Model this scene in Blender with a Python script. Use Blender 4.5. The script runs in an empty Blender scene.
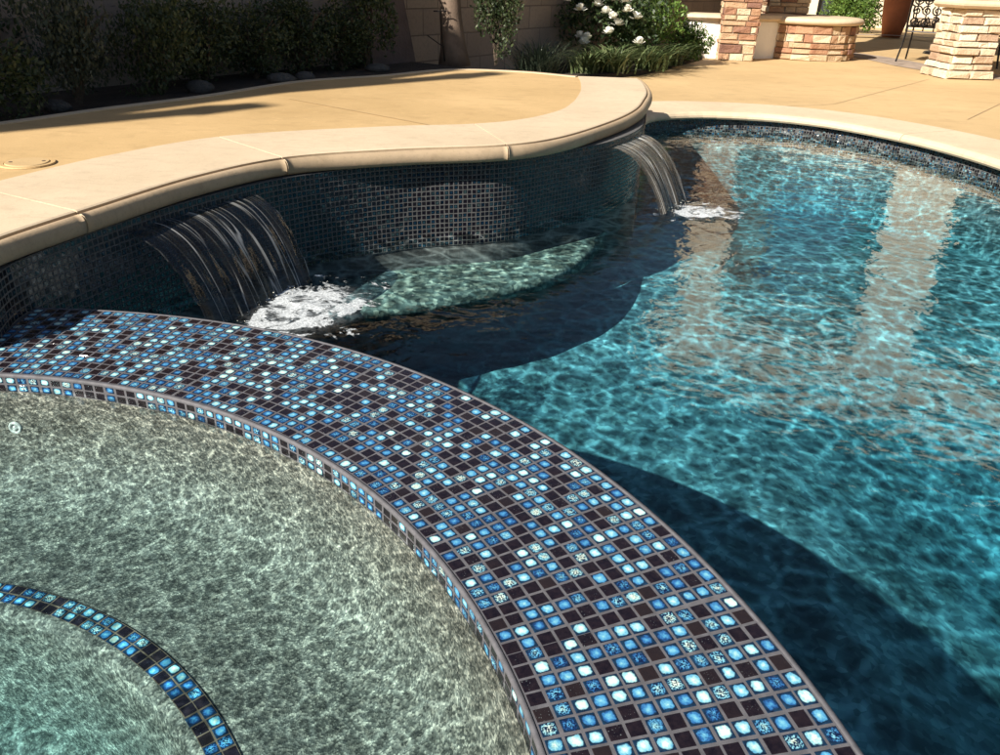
import bpy, math, random
import numpy as np
from mathutils import Vector, Matrix
from mathutils.geometry import tessellate_polygon
from mathutils import noise as mnoise
R_ = math.radians
sc = bpy.context.scene
col = sc.collection

# ------------------------------------------------------------------ camera
PITCH, ROLL = R_(27.0), R_(2.0)
cd = bpy.data.cameras.new('camera'); cam = bpy.data.objects.new('camera', cd); col.objects.link(cam)
sc.camera = cam
cd.sensor_width = 36; cd.lens = 28.8; cd.clip_start = .05; cd.clip_end = 500
up0 = Vector((0, math.sin(PITCH), math.cos(PITCH))); r0 = Vector((1, 0, 0)); F = Vector((0, math.cos(PITCH), -math.sin(PITCH)))
Rv = r0*math.cos(ROLL) + up0*math.sin(ROLL); Uv = up0*math.cos(ROLL) - r0*math.sin(ROLL)
M = Matrix((Rv, Uv, -F)).transposed().to_4x4(); M.translation = (0, 0, 1.0)
cam.matrix_world = M

# ------------------------------------------------------------------ world and sun
SUN_EL = R_(35.2); SD = np.array([.702, .712]); SD /= np.hypot(*SD)
w = bpy.data.worlds.new('World'); sc.world = w; w.use_nodes = True
wt = w.node_tree; sky = wt.nodes.new('ShaderNodeTexSky'); sky.sky_type = 'NISHITA'; sky.sun_disc = False
sky.sun_elevation = SUN_EL; sky.sun_rotation = math.atan2(-SD[0], -SD[1])
wt.links.new(sky.outputs[0], wt.nodes['Background'].inputs[0]); wt.nodes['Background'].inputs[1].default_value = .042
L = bpy.data.lights.new('sun', 'SUN'); L.energy = 4.8; L.angle = R_(.4); L.color = (1, .93, .82)
lo = bpy.data.objects.new('sun', L); col.objects.link(lo); lo.location = (-20, -20, 20)
lo.rotation_euler = Vector((SD[0]*math.cos(SUN_EL), SD[1]*math.cos(SUN_EL), -math.sin(SUN_EL))).to_track_quat('-Z', 'Y').to_euler()
sc.view_settings.view_transform = 'Standard'; sc.view_settings.look = 'None'
sc.view_settings.gamma = 1; sc.view_settings.exposure = .96
cy = sc.cycles
cy.use_denoising = True; cy.max_bounces = 10; cy.transparent_max_bounces = 12; cy.caustics_reflective = False
cy.diffuse_bounces = 4; cy.sample_clamp_indirect = 6

# ------------------------------------------------------------------ material helper
class NT:
    def __init__(s, name):
        s.m = bpy.data.materials.new(name); s.m.use_nodes = True; s.t = s.m.node_tree
        s.b = s.t.nodes['Principled BSDF']; s.out = s.t.nodes['Material Output']
    def n(s, typ, ins=None, **kw):
        nd = s.t.nodes.new('ShaderNode' + typ)
        for k, v in kw.items(): setattr(nd, k, v)
        for k, v in (ins or {}).items(): s.set(nd.inputs[k], v)
        return nd
    def set(s, sock, v):
        if isinstance(v, bpy.types.NodeSocket): s.t.links.new(v, sock)
        elif isinstance(v, bpy.types.Node): s.t.links.new(v.outputs[0], sock)
        else:
            if isinstance(v, (tuple, list)) and len(v) == 3 and sock.type == 'RGBA': v = (*v, 1)
            sock.default_value = v
    def math(s, op, a, b=0., c=0., clamp=False):
        nd = s.n('Math', {0: a, 1: b, 2: c}, operation=op); nd.use_clamp = clamp; return nd.outputs[0]
    def mix(s, f, a, b, mode='MIX'):
        nd = s.t.nodes.new('ShaderNodeMix'); nd.data_type = 'RGBA'; nd.blend_type = mode
        s.set(nd.inputs[0], f); s.set(nd.inputs[6], a); s.set(nd.inputs[7], b); return nd.outputs[2]
    def ramp(s, f, stops, interp='LINEAR'):
        nd = s.n('ValToRGB', {0: f}); r = nd.color_ramp; r.interpolation = interp
        while len(r.elements) < len(stops): r.elements.new(.5)
        for e, (p, c) in zip(r.elements, stops):
            e.position = p; e.color = (*c, 1) if len(c) == 3 else c
        return nd.outputs[0]
    def co(s, kind='Object', scale=None, rot=None):
        c = s.n('TexCoord').outputs[kind]
        if scale or rot:
            mp = s.n('Mapping', {'Vector': c})
            if scale: mp.inputs['Scale'].default_value = scale
            if rot: mp.inputs['Rotation'].default_value = rot
            c = mp.outputs[0]
        return c
    def noise(s, vec, scale, detail=3, rough=.55, out=0, dist=0.):
        nd = s.n('TexNoise', {'Vector': vec, 'Scale': scale, 'Detail': detail, 'Roughness': rough, 'Distortion': dist}); return nd.outputs[out]
    def bump(s, h, strength=.3, dist=.01):
        nd = s.n('Bump', {'Height': h, 'Strength': strength, 'Distance': dist}); return nd.outputs[0]
    def maprange(s, v, a, b, c=0., d=1., smooth=True):
        nd = s.n('MapRange', {'Value': v, 'From Min': a, 'From Max': b, 'To Min': c, 'To Max': d})
        if smooth: nd.interpolation_type = 'SMOOTHSTEP'
        return nd.outputs[0]
    def fres(s, nrm):   # same reflectance from either side of the surface
        bf = s.n('NewGeometry').outputs['Backfacing']
        return s.n('Fresnel', {'IOR': s.math('MULTIPLY_ADD', bf, 1/1.33-1.33, 1.33), 'Normal': nrm})
    def pr(s, **kw):
        for k, v in kw.items(): s.set(s.b.inputs[k.replace('_', ' ')], v)
        return s.m

def simple(name, c, rough=.6, var=.15, scale=8., bump=.15, bd=.004, metal=0.):
    t = NT(name); o = t.co()
    nz = t.noise(o, scale, 5)
    c1 = tuple(x*(1-var) for x in c); c2 = tuple(min(1, x*(1+var)) for x in c)
    t.pr(Base_Color=t.ramp(nz, [(.3, c1), (.7, c2)]), Roughness=rough, Metallic=metal)
    if bump: t.pr(Normal=t.bump(t.noise(o, scale*9, 4), bump, bd))
    return t.m

# concrete coping and decks
def concrete(name, light, dark, blotch=1.6, rough=.75):
    t = NT(name); o = t.co()
    a = t.noise(o, blotch, 5, .6); b = t.noise(o, blotch*9, 4); c = t.noise(o, 160, 2)
    base = t.ramp(a, [(.3, dark), (.68, light)])
    base = t.mix(t.math('MULTIPLY', t.maprange(b, .5, .75), .35), base, tuple(x*.8 for x in dark))
    st = t.noise(t.co('Object', (1, 3.2, 1), (0, 0, .6)), blotch*4, 5, .7)
    base = t.mix(t.math('MULTIPLY', t.maprange(st, .5, .72), .45), base, tuple(x*.8 for x in dark))
    lt = t.noise(o, blotch*17, 3, .6); base = t.mix(t.math('MULTIPLY', t.maprange(lt, .6, .75), .35), base, tuple(min(1, x*1.15) for x in light))
    base = t.mix(t.math('MULTIPLY', t.maprange(c, .55, .75), .3), base, tuple(x*.55 for x in dark))
    t.pr(Base_Color=base, Roughness=rough, Normal=t.bump(t.math('ADD', t.math('MULTIPLY', c, .4), b), .25, .003))
    return t.m
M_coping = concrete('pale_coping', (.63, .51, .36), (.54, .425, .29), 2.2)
M_nose = concrete('shaded_bullnose', (.46, .345, .225), (.34, .25, .155), 3.5)  # coping copy with the rounded edge's shade put into a darker colour
M_deck = concrete('tan_deck', (.57, .39, .19), (.45, .30, .135), 1.1)
M_rawdeck = concrete('tan_patio', (.58, .41, .21), (.46, .315, .155), .7)
M_stucco = simple('beige_stucco', (.80, .70, .54), .85, .08, 3, .4, .01)
M_white = simple('white_stucco', (.8, .77, .7), .85, .05, 3, .4, .01)
M_grout = simple('mauve_grout', (.098, .097, .108), .7, .25, 60, .3, .001)
M_wallgrout = simple('grey_grout', (.088, .088, .088), .8, .25, 60, .3, .001)
M_soil = simple('dark_soil', (.045, .033, .024), .95, .4, 14, .8, .03)
M_joint = simple('dark_joint', (.11, .08, .055), .9); M_score = simple('score_line', (.36, .25, .14), .9)
M_paver = simple('grey_brown_pavers', (.32, .25, .2), .85, .3, 7, .3)
M_iron = simple('black_iron', (.018, .015, .014), .4, .3, 30, .1, .002, .7)
M_cushion = simple('tan_cushion', (.33, .25, .17), .9, .12, 12, .3)
M_rock = simple('grey_rock', (.075, .07, .065), .85, .35, 9, .8, .02)
M_slab = simple('dark_slab', (.085, .06, .055), .8, .35, 5, .5, .01)
M_wood = simple('weathered_wood', (.15, .105, .075), .8, .3, 12, .4, .005)
M_bark = simple('bark', (.09, .065, .045), .9, .4, 10, .9, .02)
M_terra = simple('terracotta', (.36, .12, .05), .7, .2, 4, .2)
M_dark = simple('dark_opening', (.012, .013, .015), .2, .3)
M_glass = simple('window_glass', (.03, .04, .05), .05, .2, 3, 0)
M_roof = simple('brown_roof_tile', (.2, .12, .08), .8, .3, 5, .5, .02)
M_plastic = simple('white_plastic', (.42, .46, .45), .3, .05, 5, 0)
M_petal = simple('white_petal', (.85, .84, .76), .6, .05, 30, 0)

def glaze(name, darkfrac=.45, dim=1.):
    """one glazed mosaic piece: UV runs 0..1 over it, attribute 'rnd' is its own dice"""
    t = NT(name)
    uv = t.n('UVMap').outputs[0]; o = t.co()
    at = t.n('Attribute', attribute_name='rnd'); sp = t.n('SeparateColor', {0: at.outputs['Color']})
    r, g, b = sp.outputs[0], sp.outputs[1], sp.outputs[2]
    s = t.n('SeparateXYZ', {0: uv})
    dx = t.math('ABSOLUTE', t.math('SUBTRACT', s.outputs[0], .5)); dy = t.math('ABSOLUTE', t.math('SUBTRACT', s.outputs[1], .5))
    p4 = t.math('ADD', t.math('POWER', dx, 3.), t.math('POWER', dy, 3.))
    dist = t.math('POWER', p4, .3333)
    n1 = t.noise(o, 95, 3, .6); n2 = t.noise(o, 210, 3, .6); n3 = t.noise(o, 420, 2)
    wob = t.math('MULTIPLY', t.math('SUBTRACT', n1, .5), .42)
    size = t.math('MULTIPLY_ADD', b, .10, .36)
    m = t.maprange(t.math('SUBTRACT', t.math('ADD', dist, wob), size), -.035, .05, 1, 0)
    inner = t.maprange(dist, .05, .42, .16, -.26, smooth=False)
    blob = t.ramp(t.math('ADD', t.math('ADD', t.math('MULTIPLY_ADD', g, .78, .24), inner), t.math('MULTIPLY', t.math('SUBTRACT', n2, .5), .85)),
                  [(0, (.01, .035, .11)), (.2, (.025, .12, .32)), (.42, (.07, .28, .50)), (.62, (.15, .43, .57)), (.82, (.33, .60, .62)), (1, (.60, .72, .62))])
    # some pieces are broken up by dark veins
    vein = t.math('MULTIPLY', t.maprange(n3, .44, .54, 1, 0), t.maprange(b, .55, .75))
    vein2 = t.math('MULTIPLY', t.maprange(n2, .40, .50, 1, 0), t.maprange(b, .62, .8))
    vv = t.math('MAXIMUM', vein, vein2)
    blob = t.mix(vv, blob, (.006, .014, .05))
    edge = t.ramp(n1, [(.35, (.004, .008, .022)), (.65, (.01, .035, .075))])
    c1 = t.mix(m, edge, blob)
    dark = t.ramp(n1, [(.3, (.006, .004, .007)), (.7, (.017, .011, .014))])
    dark = t.mix(t.math('MULTIPLY', t.maprange(g, .75, .95), .7), dark, (.022, .015, .014))
    fl = t.math('MULTIPLY', t.maprange(n3, .66, .72), t.maprange(b, .6, .9))
    dark = t.mix(t.math('MULTIPLY', fl, .5), dark, (.3, .35, .36))
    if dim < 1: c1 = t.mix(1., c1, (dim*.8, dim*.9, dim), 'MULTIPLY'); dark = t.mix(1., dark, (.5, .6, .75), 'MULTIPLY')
    isd = t.math('LESS_THAN', r, darkfrac)
    c = t.mix(isd, c1, dark)
    h = t.math('ADD', t.math('MULTIPLY', n1, .5), t.math('MULTIPLY', m, .4))
    t.pr(Base_Color=c, Roughness=t.math('MULTIPLY_ADD', isd, .08, .07), Normal=t.bump(h, .35, .0012))
    t.b.inputs['Specular IOR Level'].default_value = .5
    return t.m
M_tile = glaze('glazed_mosaic', .35)
M_band = glaze('glazed_waterline_mosaic', .5, .4); M_tile_wall = glaze('glazed_wall_mosaic', .5, .09)  # wall glaze dimmed: part of the wall's shade is in its colour

def pebble(name, stops, scale=190, tint=1.):
    t = NT(name); o = t.co()
    v = t.n('TexVoronoi', {'Vector': o, 'Scale': scale}); sp = t.n('SeparateColor', {0: v.outputs['Color']})
    big = t.noise(o, 3.5, 4)
    f = t.math('ADD', t.math('MULTIPLY', sp.outputs[0], .8), t.math('MULTIPLY', big, .2))
    t.pr(Base_Color=t.ramp(f, stops), Roughness=.7, Normal=t.bump(v.outputs[0], .6, .002))
    return t.m
M_spafloor = pebble('spa_pebble', [(0, (.022, .025, .024)), (.35, (.055, .058, .05)), (.6, (.105, .107, .094)), (.9, (.24, .23, .195))], 260)
M_poolfloor = pebble('pool_pebble', [(0, (.048, .066, .076)), (.4, (.085, .11, .122)), (.7, (.13, .16, .17)), (1, (.21, .24, .24))], 45)
M_bench = pebble('bench_pebble', [(0, (.02, .035, .035)), (.4, (.055, .08, .075)), (.7, (.12, .15, .13)), (1, (.28, .30, .25))], 55)

def water(name, cell, amp, tint, rs=9., bs=.4, bd=.012, dens=1.0, absc=(.35, .78, .88), contrast=(.22, 1.35), k=.16, seed=0., stretch=None):
    t = NT(name); t.t.nodes.remove(t.b); o = t.co('Object', stretch)
    warp = t.n('TexNoise', {'Vector': o, 'Scale': .6/cell, 'Detail': 1.}).outputs['Color']
    wv = t.n('VectorMath', {0: warp, 1: (.5, .5, .5)}, operation='SUBTRACT').outputs[0]
    wv = t.n('VectorMath', {0: wv, 'Scale': cell*amp}, operation='SCALE').outputs[0]
    p = t.n('VectorMath', {0: o, 1: wv}, operation='ADD').outputs[0]
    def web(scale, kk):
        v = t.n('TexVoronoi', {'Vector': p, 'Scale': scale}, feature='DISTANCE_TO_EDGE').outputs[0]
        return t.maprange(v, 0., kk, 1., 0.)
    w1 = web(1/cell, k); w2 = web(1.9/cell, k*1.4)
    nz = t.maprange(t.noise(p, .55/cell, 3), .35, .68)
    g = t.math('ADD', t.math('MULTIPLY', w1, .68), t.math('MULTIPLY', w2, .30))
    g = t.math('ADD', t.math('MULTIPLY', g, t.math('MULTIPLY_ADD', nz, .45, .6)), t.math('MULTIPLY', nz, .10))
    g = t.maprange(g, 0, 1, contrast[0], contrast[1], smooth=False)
    trc = t.n('VectorMath', {0: tint, 'Scale': g}, operation='SCALE').outputs[0]  # caustic light web painted into the surface's transparent colour
    b1 = t.noise(o, rs, 3, .5, dist=.6); b2 = t.noise(o, rs*3.1, 2, .5)
    h = t.math('ADD', b1, t.math('MULTIPLY', b2, .22))
    nrm = t.bump(h, bs, bd)
    fr = t.fres(nrm)
    tr = t.n('BsdfTransparent', {'Color': trc}); gl = t.n('BsdfGlossy', {'Roughness': .03, 'Normal': nrm})
    mx = t.n('MixShader', {0: fr, 1: tr, 2: gl})
    t.t.links.new(mx.outputs[0], t.out.inputs[0])
    if dens:
        ab = t.n('VolumeAbsorption', {'Color': absc, 'Density': dens}); t.t.links.new(ab.outputs[0], t.out.inputs[1])
    return t.m
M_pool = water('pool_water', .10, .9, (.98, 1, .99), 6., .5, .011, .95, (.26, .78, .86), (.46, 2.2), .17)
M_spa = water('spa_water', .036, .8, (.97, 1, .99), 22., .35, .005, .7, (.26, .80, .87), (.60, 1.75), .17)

def fallmat(name, streak, white, tone, base, cols):
    t = NT(name); t.t.nodes.remove(t.b)
    uv = t.n('UVMap').outputs[0]
    mp = t.n('Mapping', {'Vector': uv}); mp.inputs['Scale'].default_value = (streak, 1.1, 1)
    mp2 = t.n('Mapping', {'Vector': uv}); mp2.inputs['Scale'].default_value = (streak*3.3, 5, 1)
    n1 = t.noise(mp.outputs[0], 1., 3, .6); n2 = t.noise(mp2.outputs[0], 1., 3, .65)
    s = t.n('SeparateXYZ', {0: uv}); low = t.maprange(s.outputs[1], .35, .75)
    edge = t.math('MULTIPLY', t.maprange(t.math('ABSOLUTE', t.math('SUBTRACT', s.outputs[0], .5)), .478, .5), t.maprange(n2, .4, .62, .1, .7))
    mp3 = t.n('Mapping', {'Vector': uv}); mp3.inputs['Scale'].default_value = (streak*1.5, .35, 1)
    n3 = t.noise(mp3.outputs[0], 1., 2, .5); mp4 = t.n('Mapping', {'Vector': uv}); mp4.inputs['Scale'].default_value = (streak*4.2, .7, 1); n4 = t.noise(mp4.outputs[0], 1., 2, .5)
    ln = t.math('MAXIMUM', t.maprange(t.math('ABSOLUTE', t.math('SUBTRACT', n3, .5)), .004, .022, 1, 0), t.math('MULTIPLY', t.maprange(t.math('ABSOLUTE', t.math('SUBTRACT', n4, .5)), .0, .03, 1, 0), .5))
    m = t.math('MULTIPLY', ln, t.maprange(n1, .35, .6, .3, 1))
    m2 = t.math('MULTIPLY', t.maprange(n2, .52, .7), t.math('MULTIPLY', low, .3))
    f = t.math('MULTIPLY', t.math('MAXIMUM', t.math('MAXIMUM', m, m2), edge), white, clamp=True)
    ff = t.math('MAXIMUM', f, t.math('MULTIPLY_ADD', s.outputs[1], base[1]-base[0], base[0])); dc = t.ramp(t.math('ADD', t.math('MULTIPLY', n3, .45), t.math('MULTIPLY', f, 1.0)), cols)
    nrm = t.bump(t.math('ADD', n1, t.math('MULTIPLY', n2, .2)), .35, .02)
    fr = t.fres(nrm)
    fr2 = t.math('MULTIPLY_ADD', fr.outputs[0], .8, .02, clamp=True)
    tr = t.n('BsdfTransparent', {'Color': tone}); gl = t.n('BsdfGlossy', {'Roughness': .12, 'Normal': nrm})
    df = t.n('BsdfTranslucent', {'Color': dc}); dd = t.n('BsdfDiffuse', {'Color': dc}); d2 = t.n('MixShader', {0: .6, 1: df, 2: dd})
    a = t.n('MixShader', {0: fr2, 1: tr, 2: gl}); bb = t.n('MixShader', {0: ff, 1: a, 2: d2})
    t.t.links.new(bb.outputs[0], t.out.inputs[0]); return t.m
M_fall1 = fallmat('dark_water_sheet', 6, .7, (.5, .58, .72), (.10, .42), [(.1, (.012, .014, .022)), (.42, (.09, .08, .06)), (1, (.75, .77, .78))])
M_fall2 = fallmat('streaky_water_sheet', 11, 1., (.65, .65, .65), (.3, .45), [(.1, (.07, .06, .05)), (.4, (.26, .23, .19)), (1, (.85, .85, .82))])

def foammat(name, thr):
    t = NT(name); t.t.nodes.remove(t.b)
    uv = t.n('UVMap').outputs[0]; o = t.co(); s = t.n('SeparateXYZ', {0: uv})
    n1 = t.noise(o, 11, 5, .62, dist=1.2); n2 = t.noise(o, 60, 3, .6)
    r = s.outputs[0]
    n0 = t.noise(o, 5.5, 4, .6, dist=1.5); cell = t.n('TexVoronoi', {'Vector': o, 'Scale': 75.}, feature='DISTANCE_TO_EDGE').outputs[0]
    ring = t.maprange(t.math('ABSOLUTE', t.math('SUBTRACT', t.math('MULTIPLY_ADD', n0, .3, r), .50)), .02, .13, .20, 0)
    core = t.maprange(r, .0, .5, .14, 0)
    v = t.math('ADD', t.math('MULTIPLY', t.math('SUBTRACT', n1, .5), 1.7), t.math('ADD', ring, core))
    v = t.math('SUBTRACT', v, t.math('MULTIPLY', t.math('POWER', r, 1.5), .36))
    v = t.math('ADD', v, t.math('MULTIPLY', t.math('SUBTRACT', n2, .5), .25))
    f = t.maprange(v, thr, thr+.16)
    f = t.math('MULTIPLY', f, t.maprange(cell, .0, .18, 1., .62))
    base = t.maprange(r, .1, .6, .30, 0)
    f = t.math('MAXIMUM', t.math('MULTIPLY', f, .97), t.math('MULTIPLY', base, t.maprange(n2, .3, .6)))
    f = t.math('MULTIPLY', f, t.maprange(r, .93, .99, 1, 0))
    tr = t.n('BsdfTransparent'); df = t.n('BsdfDiffuse', {'Color': (.56, .60, .63), 'Normal': t.bump(n2, .5, .006)})
    t.t.links.new(t.n('MixShader', {0: f, 1: tr, 2: df}).outputs[0], t.out.inputs[0]); return t.m
M_foam = foammat('white_foam', -.07); M_foam2 = foammat('thin_foam', -.06)

def leafmat(name, a, b, c=None):
    t = NT(name); at = t.n('Attribute', attribute_name='rnd'); sp = t.n('SeparateColor', {0: at.outputs['Color']})
    cc = t.ramp(sp.outputs[0], [(0, a), (.75, b), (1, c or b)])
    t.pr(Base_Color=cc, Roughness=.5)
    tl = t.n('BsdfTranslucent', {'Color': cc}); mx = t.n('MixShader', {0: .3, 1: t.b.outputs[0], 2: tl})
    t.t.links.new(mx.outputs[0], t.out.inputs[0]); return t.m
M_leaf_dark = leafmat('dark_leaf', (.022, .04, .015), (.06, .085, .032), (.10, .12, .05))
M_leaf_mid = leafmat('mid_leaf', (.04, .085, .02), (.10, .18, .04), (.17, .24, .07))
M_leaf_bright = leafmat('bright_leaf', (.05, .10, .02), (.16, .27, .05), (.28, .40, .12))
M_leaf_rose = leafmat('rose_leaf', (.02, .04, .015), (.05, .085, .03), (.12, .17, .06))
M_leaf_grey = leafmat('grey_green_leaf', (.03, .045, .03), (.06, .08, .05), (.09, .105, .07))
M_blade = leafmat('strap_leaf', (.05, .08, .03), (.13, .18, .07), (.25, .28, .14))

def stonemat(name, stops):
    t = NT(name); o = t.co(); at = t.n('Attribute', attribute_name='rnd'); sp = t.n('SeparateColor', {0: at.outputs['Color']})
    nz = t.noise(o, 14, 5, .65); n2 = t.noise(o, 60, 3)
    f = t.math('ADD', sp.outputs[0], t.math('MULTIPLY', t.math('SUBTRACT', nz, .5), .45))
    t.pr(Base_Color=t.ramp(f, stops), Roughness=.85, Normal=t.bump(t.math('ADD', nz, t.math('MULTIPLY', n2, .5)), .9, .022))
    return t.m
M_stone = stonemat('ledge_stone', [(0, (.60, .49, .35)), (.3, (.50, .37, .23)), (.55, (.42, .26, .15)), (.8, (.32, .16, .09)), (1, (.2, .10, .07))])
M_stonepale = stonemat('pale_ledge_stone', [(0, (.7, .6, .46)), (.5, (.6, .47, .33)), (.85, (.5, .36, .24)), (1, (.36, .24, .16))])
M_mortar = simple('mortar', (.3, .25, .19), .9, .2, 30)
def blockmat():
    t = NT('concrete_block'); o = t.co(); s = t.n('SeparateXYZ', {0: o}); v = t.n('CombineXYZ', {0: s.outputs[0], 1: s.outputs[2]})
    br = t.n('TexBrick', {'Vector': v, 'Color1': (.30, .245, .2), 'Color2': (.235, .19, .16), 'Mortar': (.13, .105, .09), 'Scale': 1., 'Mortar Size': .006, 'Mortar Smooth': .3, 'Brick Width': .4, 'Row Height': .2})
    nz = t.noise(o, 40, 5, .7); big = t.noise(o, 1.3, 3)
    c = t.mix(t.math('MULTIPLY', t.maprange(nz, .45, .75), .5), br.outputs[0], (.12, .095, .08))
    c = t.mix(t.math('MULTIPLY', t.maprange(big, .45, .7), .4), c, (.16, .13, .11))
    hh = t.math('SUBTRACT', t.math('MULTIPLY', nz, .3), br.outputs[1])
    t.pr(Base_Color=c, Roughness=.9, Normal=t.bump(hh, .6, .008)); return t.m
M_block = blockmat()

# ------------------------------------------------------------------ object helpers
def tag(o, label=None, cat=None, group=None, kind=None):
    if label: o['label'] = label
    if cat: o['category'] = cat
    if group: o['group'] = group
    if kind: o['kind'] = kind
    return o
def empty(name, loc=(0, 0, 0), rz=0):
    o = bpy.data.objects.new(name, None); col.objects.link(o); o.location = loc; o.rotation_euler = (0, 0, rz); o.empty_display_size = .1
    return o
def mesh(name, v, f, mats, parent=None, smooth=False, mi=None, uv=None, rnd=None, world=False):
    me = bpy.data.meshes.new(name)
    me.from_pydata([tuple(map(float, p)) for p in v], [], [tuple(map(int, q)) for q in f])
    for m in (mats if isinstance(mats, (list, tuple)) else [mats]): me.materials.append(m)
    if mi is not None: me.polygons.foreach_set('material_index', np.asarray(mi, dtype=np.int32))
    if smooth: me.polygons.foreach_set('use_smooth', [True]*len(me.polygons))
    if uv is not None:
        l = me.uv_layers.new(name='UVMap'); l.data.foreach_set('uv', np.asarray(uv, dtype=np.float32).ravel())
    if rnd is not None:   # per-face colour
        a = me.color_attributes.new('rnd', 'FLOAT_COLOR', 'CORNER')
        n = np.array([p.loop_total for p in me.polygons]); c = np.repeat(np.asarray(rnd, dtype=np.float32), n, axis=0)
        a.data.foreach_set('color', np.c_[c, np.ones(len(c), dtype=np.float32)].ravel())
    me.validate(); me.update()
    o = bpy.data.objects.new(name, me); col.objects.link(o)
    if parent:
        o.parent = parent
        if world:   # vertices were given in world space
            o.matrix_parent_inverse = parent.matrix_basis.inverted()
    return o
def cr(P, n=12, closed=False):
    P = np.array(P, float); out = []; m = len(P)
    for i in range(m if closed else m-1):
        g = lambda k: P[k % m] if closed else (P[k] if 0 <= k < m else (2*P[0]-P[1] if k < 0 else 2*P[-1]-P[-2]))
        a, b, c, d = g(i-1), g(i), g(i+1), g(i+2)
        for t in np.arange(n)/n:
            out.append(.5*((2*b)+(-a+c)*t+(2*a-5*b+4*c-d)*t*t+(-a+3*b-3*c+d)*t**3))
    if not closed: out.append(P[-1])
    return np.array(out)
class Path:
    """2-D path by arc length; nrm is to the right of travel"""
    def __init__(s, P):
        s.P = np.array(P, float); d = np.hypot(*np.diff(s.P, axis=0).T); s.s = np.r_[0, np.cumsum(d)]; s.L = s.s[-1]
    def pos(s, u):
        u = np.asarray(u, float); return np.stack([np.interp(u, s.s, s.P[:, 0]), np.interp(u, s.s, s.P[:, 1])], -1)
    def nrm(s, u):
        e = .02; a = s.pos(np.clip(np.asarray(u)-e, 0, s.L)); b = s.pos(np.clip(np.asarray(u)+e, 0, s.L)); t = b-a; t /= np.linalg.norm(t, axis=-1, keepdims=True)+1e-9
        return np.stack([t[..., 1], -t[..., 0]], -1)
def tiles(name, Pf, nu, nv, mats, parent, seed=0, gap=.075, h=.0006, tilt=.0003, world=False, skip=None):
    """Pf(u, v) -> positions and normals on arrays; one mosaic piece per unit cell over a grout bed"""
    rg = np.random.default_rng(seed)
    U, V = np.meshgrid(np.arange(nu), np.arange(nv), indexing='ij'); U = U.ravel().astype(float); V = V.ravel().astype(float)
    n = len(U); cor = [(0, 0), (1, 0), (1, 1), (0, 1)]; vs = []
    jit = rg.normal(0, .018, (n, 2))
    for top in (0, 1):
        g = gap + (.05 if top else 0)
        for a, b in cor:
            p, nn = Pf(U + g + a*(1-2*g) + jit[:, 0], V + g + b*(1-2*g) + jit[:, 1])
            off = (h + rg.normal(0, tilt, n))[:, None] if top else -.0004
            vs.append(p + nn*off)
    v = np.stack(vs, 1).reshape(-1, 3); base = np.arange(n)*8
    f = [np.stack([base+4, base+5, base+6, base+7], 1)]
    for k in range(4): f.append(np.stack([base+k, base+(k+1) % 4, base+4+(k+1) % 4, base+4+k], 1))
    f = np.stack(f, 1).reshape(-1, 4)
    uvt = np.array(cor, float); uvs = [uvt]
    for k in range(4): uvs.append(np.array([cor[k], cor[(k+1) % 4], cor[(k+1) % 4], cor[k]], float))
    uv = np.tile(np.stack(uvs)[None], (n, 1, 1, 1)).reshape(-1, 2)
    c = np.repeat(rg.random((n, 3)), 5, axis=0)
    # grout bed
    A, B = np.meshgrid(np.arange(nu+1).astype(float), np.arange(nv+1).astype(float), indexing='ij')
    gp, gn = Pf(A.ravel(), B.ravel()); gi = (np.arange((nu+1)*(nv+1)).reshape(nu+1, nv+1) + len(v))
    gf = np.stack([gi[:-1, :-1].ravel(), gi[1:, :-1].ravel(), gi[1:, 1:].ravel(), gi[:-1, 1:].ravel()], 1)
    vv = np.r_[v, gp]; ff = np.r_[f, gf]
    uv = np.r_[uv, np.zeros((len(gf)*4, 2))]; c = np.r_[c, np.zeros((len(gf), 3))]
    mi = np.r_[np.zeros(len(f)), np.ones(len(gf))]
    return mesh(name, vv, ff, mats, parent, mi=mi, uv=uv, rnd=c, world=world)
def loft(rings, closed=False):
    """list of equal-length vertex rows -> verts, faces"""
    m = len(rings[0]); v = [p for r in rings for p in r]; f = []
    for i in range(len(rings)-1):
        for j in range(m if closed else m-1):
            k = (j+1) % m; f.append((i*m+j, i*m+k, (i+1)*m+k, (i+1)*m+j))
    return v, f
def poly(name, outer, z, mat, holes=(), thick=0, parent=None, world=False):
    loops = [list(map(tuple, outer))] + [list(map(tuple, h)) for h in holes]
    tri = tessellate_polygon([[Vector((x, y, 0)) for x, y in l] for l in loops])
    pts = [p for l in loops for p in l]; n = len(pts)
    v = [(x, y, z) for x, y in pts]; f = []
    for t in tri:
        a, b, c = [Vector(pts[i]) for i in t]
        f.append(t if (b-a).cross(c-a) > 0 else (t[0], t[2], t[1]))
    if thick:
        v += [(x, y, z-thick) for x, y in pts]; f += [(c+n, b+n, a+n) for a, b, c in list(f)]
        s = 0
        for li, l in enumerate(loops):
            ar = sum(l[i-1][0]*l[i][1]-l[i][0]*l[i-1][1] for i in range(len(l)))
            for i in range(len(l)):
                a, b = s+i, s+(i+1) % len(l)
                f.append((a, a+n, b+n, b) if (ar > 0) == (li == 0) else (b, b+n, a+n, a))
            s += len(l)
    return mesh(name, v, f, mat, parent, world=world)
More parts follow.
